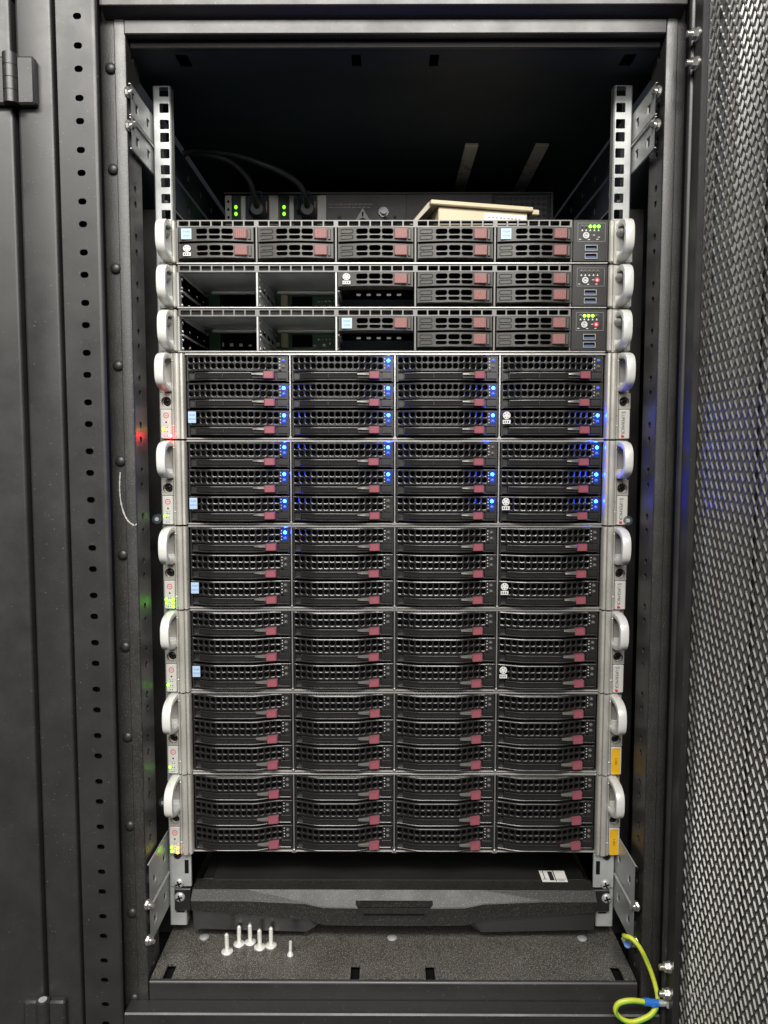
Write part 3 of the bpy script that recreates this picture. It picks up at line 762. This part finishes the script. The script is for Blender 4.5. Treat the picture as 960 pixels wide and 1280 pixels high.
def ear1_mesh(sd):
    b = MB('ear')
    def bx(a, c, *r): b.box(min(sd*a, sd*c), max(sd*a, sd*c), *r)
    bx(217.0 if sd > 0 else 222.8, 221.8 if sd > 0 else 227.2, -4.2, 3, 1.2, 43.4, 1.2); bx(222.2 if sd > 0 else 227.4, 240 if sd > 0 else 241.4, -.8, 2.4, .5, 43.8, .6)
    b.use('zinc'); b.tile(FY(-1.6), min(sd*227.8, sd*241), max(sd*227.8, sd*241), 2, 42.6, rr(sd*233.5, 13, 5.6, 10, 2.6, 4), 1)
    return b.mesh('rack_ear')
E1 = {-1: ear1_mesh(-1), 1: ear1_mesh(1)}
b = MB('zinc'); b.cyl((0, 0, 0), (0, -1, 0), 5.2, 9, 20, 3.4); b.dome((0, -9, 0), (0, -1, 0), 3.4, 2.2, 18, 3); KNOB = b.mesh('thumbscrew')
def panel_mesh():
    b = MB('lever'); b.box(PX+.6, 216.2, -2.4, 10, 2.2, 43.9, .6)
    F = FY(-2.55); b.use('greyink')
    x0, x1, za, zb = 185, 213, 22.2, 40.6
    for (p, q, r, t) in ((x0, x1, za, za+.3), (x0, x1, zb-.3, zb), (x0, x0+.3, za, zb), (x1-.3, x1, za, zb)): b.add([F(p, r, 0), F(q, r, 0), F(q, t, 0), F(p, t, 0)], [(0, 1, 2, 3)])
    b.use('whiteink')
    for k, x in enumerate((189.5, 193.5, 197.6, 201.8, 206)):
        b.add([F(x-1.0, 32.6, 0), F(x+1.0, 32.6, 0), F(x, 34.6, 0)], [(0, 1, 2)])
    for (x, z) in ((187.5, 24.4), (196.5, 24.2), (205, 24.4), (201.5, 28.6), (206.5, 26.6)):
        b.add([F(x-1.1, z-.35, 0), F(x+1.1, z-.35, 0), F(x+1.1, z+.35, 0), F(x-1.1, z+.35, 0)], [(0, 1, 2, 3)])
    return b.mesh('control_panel')
PANEL = panel_mesh()
b = MB('whiteink'); b.cyl((0, 0, 0), (0, -1, 0), 3.2, 1.0, 20); b.use('ink')
vs = [(r*math.cos(2*math.pi*i/16), -1.1, r*math.sin(2*math.pi*i/16)) for r in (1.9, 1.4) for i in range(16)]
b.add(vs, [(i, (i+1) % 16, 16+(i+1) % 16, 16+i) for i in range(14)]); b.add([(-.25, -1.12, 0), (.25, -1.12, 0), (.25, -1.12, 2.2), (-.25, -1.12, 2.2)], [(0, 1, 2, 3)])
PBTN = b.mesh('power_button')
b = MB('redink'); b.cyl((0, 0, 0), (0, -1, 0), 2.6, .9, 18); b.use('whiteink'); b.cyl((0, -.9, 0), (0, -1, 0), 1.2, .2, 12); RST = b.mesh('reset_button')
b = MB('zinc'); b.tile(FY(-1.2), 0, 12.6, 0, 5.6, rr(6.3, 2.8, 11.6, 4.6, .4, 2), 6); b.use('usb'); b.box(1.2, 11.4, -.7, -.1, .9, 2.6); b.use('hole'); b.box(.6, 12, -.25, -.1, .4, 5.2); USB = b.mesh('usb_port')
L1 = ['topmost slim server, all ten small drive bays filled and green lights on its panel',
      'middle slim server with two drive columns standing open and its panel lights dark',
      'lowest slim server, two drive columns standing open and green lights on its panel']
for i in range(3):
    z0 = 622.3-44.45*i; g = thing('slim_server', L1[i], 'server', (0, 0, z0), 'slim one-unit servers')
    inst('chassis', C1E if i else C1, g)
    if i: bay_parts(g)
    for c in range(5):
        for r in range(2):
            if i and (c < 2 or (c == 2 and r == 1)): continue
            stick = (i, c, r) in ((0, 0, 0), (0, 4, 0), (2, 2, 0)); badge = (i, c, r) in ((0, 0, 1), (1, 2, 0))
            t = inst('drive_carrier', CARP if (stick or badge) else CARB, g, (CX[c]+2.4+random.uniform(-.3, .3), random.uniform(-.6, .5), 21.9-16.3*r)); t.scale = (1, 1, .865)
            inst('release_button', RBTN, t)
            if stick: inst('sticker', STK1, t)
            if badge: inst('badge', BDG1, t)
    p = inst('control_panel', PANEL, g)
    inst('power_button', PBTN, p, (193.4, -2.4, 28.2)); inst('usb_port', USB, p, (192.4, -2.4, 13.0)); inst('usb_port', USB, p, (192.4, -2.4, 5.0))
    if i: inst('reset_button', RST, p, (205.4, -2.4, 28.2))
    lit = (('ledoff', 'ledoff', 'green', 'green', 'green'), ('ledoff',)*5, ('ledoff', 'green', 'green', 'green', 'ledoff'))[i]
    for k, x in enumerate((189.5, 193.5, 197.6, 201.8, 206)): inst('indicator_light', SLED[lit[k]], p, (x, -2.3, 37.0))
    for sd in (-1, 1):
        e = inst('rack_ear', E1[sd], g); inst('handle', H1, e, (231.2*sd-(1.6 if sd > 0 else 0), -.6, 2.6)); inst('thumbscrew', KNOB, e, (sd*233.4-(4.4 if sd > 0 else 0), -.8, 31))

# ================================================================== black drawer under the stack
dw = thing('rack_drawer', 'black plastic pull-out drawer under the lowest server', 'drawer', (0, 0, -92))
def dpart(n, mb, **k): return inst(n, mb.mesh(n), dw, (0, 0, 92), **k)
b = MB('plastic')
b.box(-212, 212, 16, 420, -88, -40, 1); b.use('lever'); b.box(-200, 172, 14, 400, -40, -38.6); dpart('drawer_body', b)
b = MB('grain')
# face built as a lofted profile: grainy top, sloped band, set-back lower skirt; the middle is cut away below
def face(x): 
    """(band lower edge z, skirt bottom z) at x"""
    a = abs(x)
    if a <= 75: return -75.5, -76
    if a <= 95: t = (a-75)/20; return -75.5+t*5, -76-13.5*t
    t = (a-95)/(218-95); return -70.5+t*9.2, -89.5+t*3.2
xsn = [-218, -160, -95, -85, -75, -40, 0, 40, 75, 85, 95, 160, 217]
for i in range(len(xsn)-1):
    p, q = xsn[i], xsn[i+1]
    def pr(x):
        bl, sk = face(x); c = 3*(1-smooth(60, 110, abs(x)))
        bz = -47.5+(-6)*(1-smooth(70, 115, abs(x)))
        return [(x, 16, -39.6), (x, -4, -40.2), (x, -11.5-c, bz), (x, -12.2-c, bz-1.2), (x, -9.5-c, bl), (x, -5, bl-1), (x, -1.5, sk), (x, 20, sk)]
    A, B = pr(p), pr(q)
    for k in range(7):
        b.use('drawer' if k < 4 else 'plastic')
        b.add([A[k], B[k], B[k+1], A[k+1]], [(0, 1, 2, 3)])
for x in (-218, 217):
    bl, sk = face(x); b.use('plastic'); b.add([(x, 16, -39.6), (x, -4, -40.2), (x, -11.5, -47.5), (x, -12.2, -48.7), (x, -9.5, bl), (x, -5, bl-1), (x, -1.5, sk), (x, 20, sk)], [tuple(range(8))])
b.use('hole'); b.box(-96, 96, 14, 18, -90, -60)
dpart('front_panel', b)
b = MB('drawer')
b.prism([(-41, -47.5), (41, -47.5), (41, -50), (33, -63), (-33, -63), (-41, -50)], 'y', -15.6, -12); b.use('hole'); b.prism([(-38.5, -52.5), (38.5, -52.5), (31.8, -62), (-31.8, -62)], 'y', -15.9, -15.65)
b.use('drawer'); b.prism([(-38, -53), (38, -53), (33.6, -59.6), (-33.6, -59.6)], 'y', -16.1, -15.95)
dpart('grip', b)
b = MB('paper'); b.add([(163, 9, -38.4), (190.8, 9, -38.4), (191.6, 32, -38.4), (163, 32, -38.4)], [(0, 1, 2, 3)])
b.use('ink')
for (x0, y0, x1, y1) in ((172, 12, 177, 30), (164.4, 14, 169, 15), (166.5, 15, 167.3, 31), (178, 10, 179, 31), (180, 14, 190, 14.8), (181, 11, 188, 11.7)): b.add([(x0, y0, -38.2), (x1, y0, -38.2), (x1, y1, -38.2), (x0, y1, -38.2)], [(0, 1, 2, 3)])
dpart('sticker', b)
for sd in (-1, 1):
    x = -229.5 if sd < 0 else 224.5
    b = MB('plastic'); b.box(min(x-9, x+9), x+9, -2.2, 2.8, -66, -41, 1); o = dpart('mounting_ear', b)
    inst('screw', ZSCREW, o, (-232.5 if sd < 0 else 230.2, -2.4, -50))
    # galvanised slide end with its own screw
    b = MB('zinc'); xx = -231 if sd < 0 else 226.6
    b.box(xx-11, xx+11, -.8, 2.8, -39, -1, .5); b.use('hole'); s_ = 1 if sd < 0 else -1; b.box(xx+s_*6.2-2.2, xx+s_*6.2+2.2, -1.1, -.7, -24, -9, .05)
    o = dpart('slide_end', b); inst('screw', ZSCREW, o, (-233.4 if sd < 0 else 229, -1, -35)); inst('screw', DSCREW, o, (-234.5 if sd < 0 else 229.5, -.8, -3.6))

# ================================================================== loose screws on the floor plate
SCL = ['loose screw standing on its head, leftmost of the six', 'loose screw standing on its head, second from the left and close to the drawer',
       'loose screw standing on its head, third from the left and furthest back', 'loose screw standing on its head, fourth from the left and a little forward',
       'loose screw standing on its head, fifth from the left', 'thin countersunk screw standing apart at the right end of the loose screws']
for i, (x, y) in enumerate(((-178.3, -19.5), (-168.1, -6.5), (-156.4, -3.4), (-144.6, -12), (-133, -9), (-110.3, -24))):
    b = MB('screwzinc'); tl = Vector((random.uniform(-.03, .03), random.uniform(-.03, .03), 1))
    if i < 5:
        b.cyl((0, 0, 0), 'z', 6.0, 1.2, 22, 6.3); b.dome((0, 0, 1.2), 'z', 6.3, 1.9, 22, 4)
        n = 9; z = 2.6
        for k in range(n): b.cyl(tl*z, tl, 2.05, .95, 12, 2.35); b.cyl(tl*(z+.95), tl, 2.35, .95, 12, 2.05); z += 1.9
        b.cyl(tl*z, tl, 1.9, 1.2, 12, 1.2)
    else:
        b.cyl((0, 0, 0), 'z', 3.4, 1.0, 18); b.cyl((0, 0, 1), 'z', 3.4, 3.2, 18, 1.7); z = 4
        for k in range(6): b.cyl(tl*z, tl, 1.45, .95, 10, 1.75); b.cyl(tl*(z+.95), tl, 1.75, .95, 10, 1.45); z += 1.9
    tag(ob('screw', b, loc=(x, y, -101)), SCL[i], 'screw', 'loose screws on the floor plate')

# ================================================================== ground wire
gw = thing('ground_wire', 'yellow and green ground wire with blue crimps looping at the lower right corner', 'wire', (240, -70, -110))
P = [(247, -30, -72), (240, -50, -66), (232.0, -60, -55), (229.5, -68, -50), (234, -74, -48), (242, -78, -56), (250.5, -80, -74), (255.5, -84, -90), (256, -90, -101), (250, -94, -110), (241, -95, -115.5), (229.3, -95, -119), (219, -95, -115.5), (213.4, -95, -107), (217, -95, -99.6), (228.5, -95, -97), (243, -93, -100), (252, -92, -102)]
P2 = catmull(P, 7)
b = MB('wire'); b.tube([(p.x-240, p.y+70, p.z+110) for p in P2], 2.25, 12)
o = inst('insulation', b.mesh('insulation'), gw)
b = MB('wiregreen'); n = len(P2)
b.tube([(p.x-240+.7, p.y+70-.9, p.z+110-1.1) for p in P2], 1.5, 8); inst('green_stripe', b.mesh('green_stripe'), o)
def wpart(n, mb): return inst(n, mb.mesh(n), gw, (-240, 70, 110))
b = MB('crimp'); b.tube(catmull([(241.5, -93, -100.2), (246, -92.6, -100.6), (250, -92.4, -101.8), (256, -92, -102)], 5), 3.7, 14); b.tube([(251, -92, -100), (251, -92.5, -104)], 4.4, 14); wpart('crimp_sleeve', b)
b = MB('zinc'); b.cyl((256, -92, -102), 'x', 3.4, 10, 14); b.box(264, 271, -94, -90, -105.6, -98.4, .8); b.cyl((266, -95.5, -102), (0, 1, 0), 4, 3, 6, smooth=False); wpart('ring_terminal', b)
b = MB('crimp'); b.tube([(244.5, -36, -76), (238, -52, -70), (236.6, -56, -66)], 3.8, 12); wpart('crimp_sleeve', b)
b = MB('zinc'); b.box(238, 249, -44, -30, -78, -76, .4); wpart('ring_terminal', b)

# ================================================================== things behind and on top of the stack
sw = thing('network_switch', 'dark network switch mounted at the back above the top server, two green-lit power supplies', 'switch', (0, 225, 676))
def spart(n, mb, p=None): return inst(n, mb.mesh(n), p or sw, (0, 0, 0))
b = MB('greysteel'); b.use('paint'); b.box(-220, 207, 3, 320, 0, 92, 1); b.box(-220, 207, -1, 4, 89.5, 92.2, .5); b.box(204, 207, -1, 4, 0, 90)
b.box(-95, 16, -.5, 3, 0, 89); b.box(17.5, 128, -.5, 3, 0, 89); b.use('dark'); b.box(129, 203, 0, 3, 0, 89)
b.use('paint')
for i in range(9):
    for j in range(6): b.tile(FY(-.4), 134+7.2*i, 141.2+7.2*i, 44+7.2*j, 51.2+7.2*j, circ(137.6+7.2*i, 47.6+7.2*j, 2.6, 8), 2)
spart('chassis', b)
b = MB('greysteel'); b.box(-219, -210, -1.2, 3, 2, 88, .5); b.use('hole')
for z in (60, 70, 80): b.add([(-214.5+1.6*math.cos(a), -1.35, z+2*math.sin(a)) for a in [math.pi*i/5 for i in range(10)]], [tuple(range(10))])
spart('rack_ear', b)
for k, x in enumerate((-209.5, -147)):
    b = MB('dark'); b.box(x, x+46, -2, 3, 3, 88, .8); b.use('greysteel'); b.box(x+12, x+18.5, -6, -1, 40, 86, .6)
    b.box(x+48, x+60, -1.4, 3, 2, 88, .4)
    o = spart('power_supply', b)
    for z in (70, 78.5):
        inst('indicator_light', LED['greensoft'], o, (x+5, -2, z-6), label=None).scale = (1.3, 1.3, 1.6)
    h = MB('rose'); h.box(x+44.4, x+46.6, -9, -2, 64, 78, .4); inst('latch', h.mesh('latch'), o)
    h = MB('dark'); h.tube([(x+24, -3, 64), (x+24, -16, 66), (x+25, -20, 78), (x+30, -18, 86), (x+40, -18, 87), (x+42, -16, 80), (x+42, -6, 62)], 1.3, 8); inst('plug_clip', h.mesh('plug_clip'), o)
F = FY(-.7)
b = MB('greyink')
for r_ in range(2):
    xx = -84
    for k in range(11): 
        wd = random.uniform(2, 6); b.add([F(xx, 76-4*r_, 0), F(xx+wd, 76-4*r_, 0), F(xx+wd, 77.4-4*r_, 0), F(xx, 77.4-4*r_, 0)], [(0, 1, 2, 3)]); xx += wd+1.2
        if xx > -30: break
b.use('whiteink'); b.add([F(-51, 54, 0), F(-29, 54, 0), F(-40, 72, 0)], [(0, 1, 2)])
b.use('ink'); Fi = FY(-.8); b.add([Fi(-46, 57, 0), Fi(-34, 57, 0), Fi(-40, 60, 0)], [(0, 1, 2)]); b.add([Fi(-41, 61, 0), Fi(-39, 61, 0), Fi(-38.6, 67, 0), Fi(-41.4, 67, 0)], [(0, 1, 2, 3)])
b.use('paper'); b.add([F(-91, 40, 0), F(-58, 40, 0), F(-58, 50, 0), F(-91, 50, 0)], [(0, 1, 2, 3)])
spart('printed_notes', b)
b = MB('zinc'); b.cyl((-13, -1, 66), (0, -1, 0), 6.5, 3, 18); b.cyl((-13, -4, 66), (0, -1, 0), 4, 5, 14); b.tube(catmull([(-12, -8, 60), (-2, -12, 55), (8, -10, 48), (16, -8, 40)], 5), 1.5, 8); spart('ground_post', b)
b = MB('dark')
for x in (-70, 2): b.cyl((x, -.6, 60), (0, -1, 0), 2.2, .6, 12)
spart('panel_screw', b)
CBL = ['black power cable leaving the left power supply up behind the rail', 'black power cable arching from the right power supply to the left']
for k, pts in enumerate((((-174, 219, 742), (-174, 200, 744), (-174, 182, 752), (-179, 168, 766), (-196, 155, 780), (-218, 150, 786), (-252, 150, 790)),
                         ((-110, 219, 742), (-110, 200, 744), (-110, 180, 750), (-118, 168, 761), (-138, 156, 770), (-160, 150, 777), (-190, 148, 786), (-236, 146, 791), (-252, 146, 786)))):
    b = MB('cable'); b.tube(catmull(pts, 8), 3.6, 10); b.cyl((pts[0][0], 222, 741), (0, -1, 0), 11, 20, 16, 8); tag(ob('power_cable', b), CBL[k], 'cable', 'power cables of the switch')
bx_ = thing('carton', 'cream coloured flat box with overhanging lid lying on top of the uppermost server', 'box', (92, 84, 666.6))
bx_.rotation_euler = (0, 0, R(13))
b = MB('cream'); b.box(-52, 50, -26, 60, 0, 28, .8); inst('body', b.mesh('body'), bx_)
b = MB('cream'); b.box(-62, 55, -31, 64, 28.6, 33.4, .9); b.box(55, 63, -29, 30, 26, 31.5, .8); inst('lid', b.mesh('lid'), bx_)
b = MB('creamdark'); b.prism([(-62, 33), (-63.5, 31.5), (-86, 4), (-84, 2.5), (-60, 28.5)], 'y', -24, 58); inst('flap', b.mesh('flap'), bx_)
b = MB('paper'); b.box(0, 48, -26.5, -26.05, 3, 24.5); b.use('greyink')
for k in range(9): b.box(4+4.4*k, 6.4+4.4*k+random.random(), -26.65, -26.5, 19.6, 21.2)
inst('paper_label', b.mesh('paper_label'), bx_)
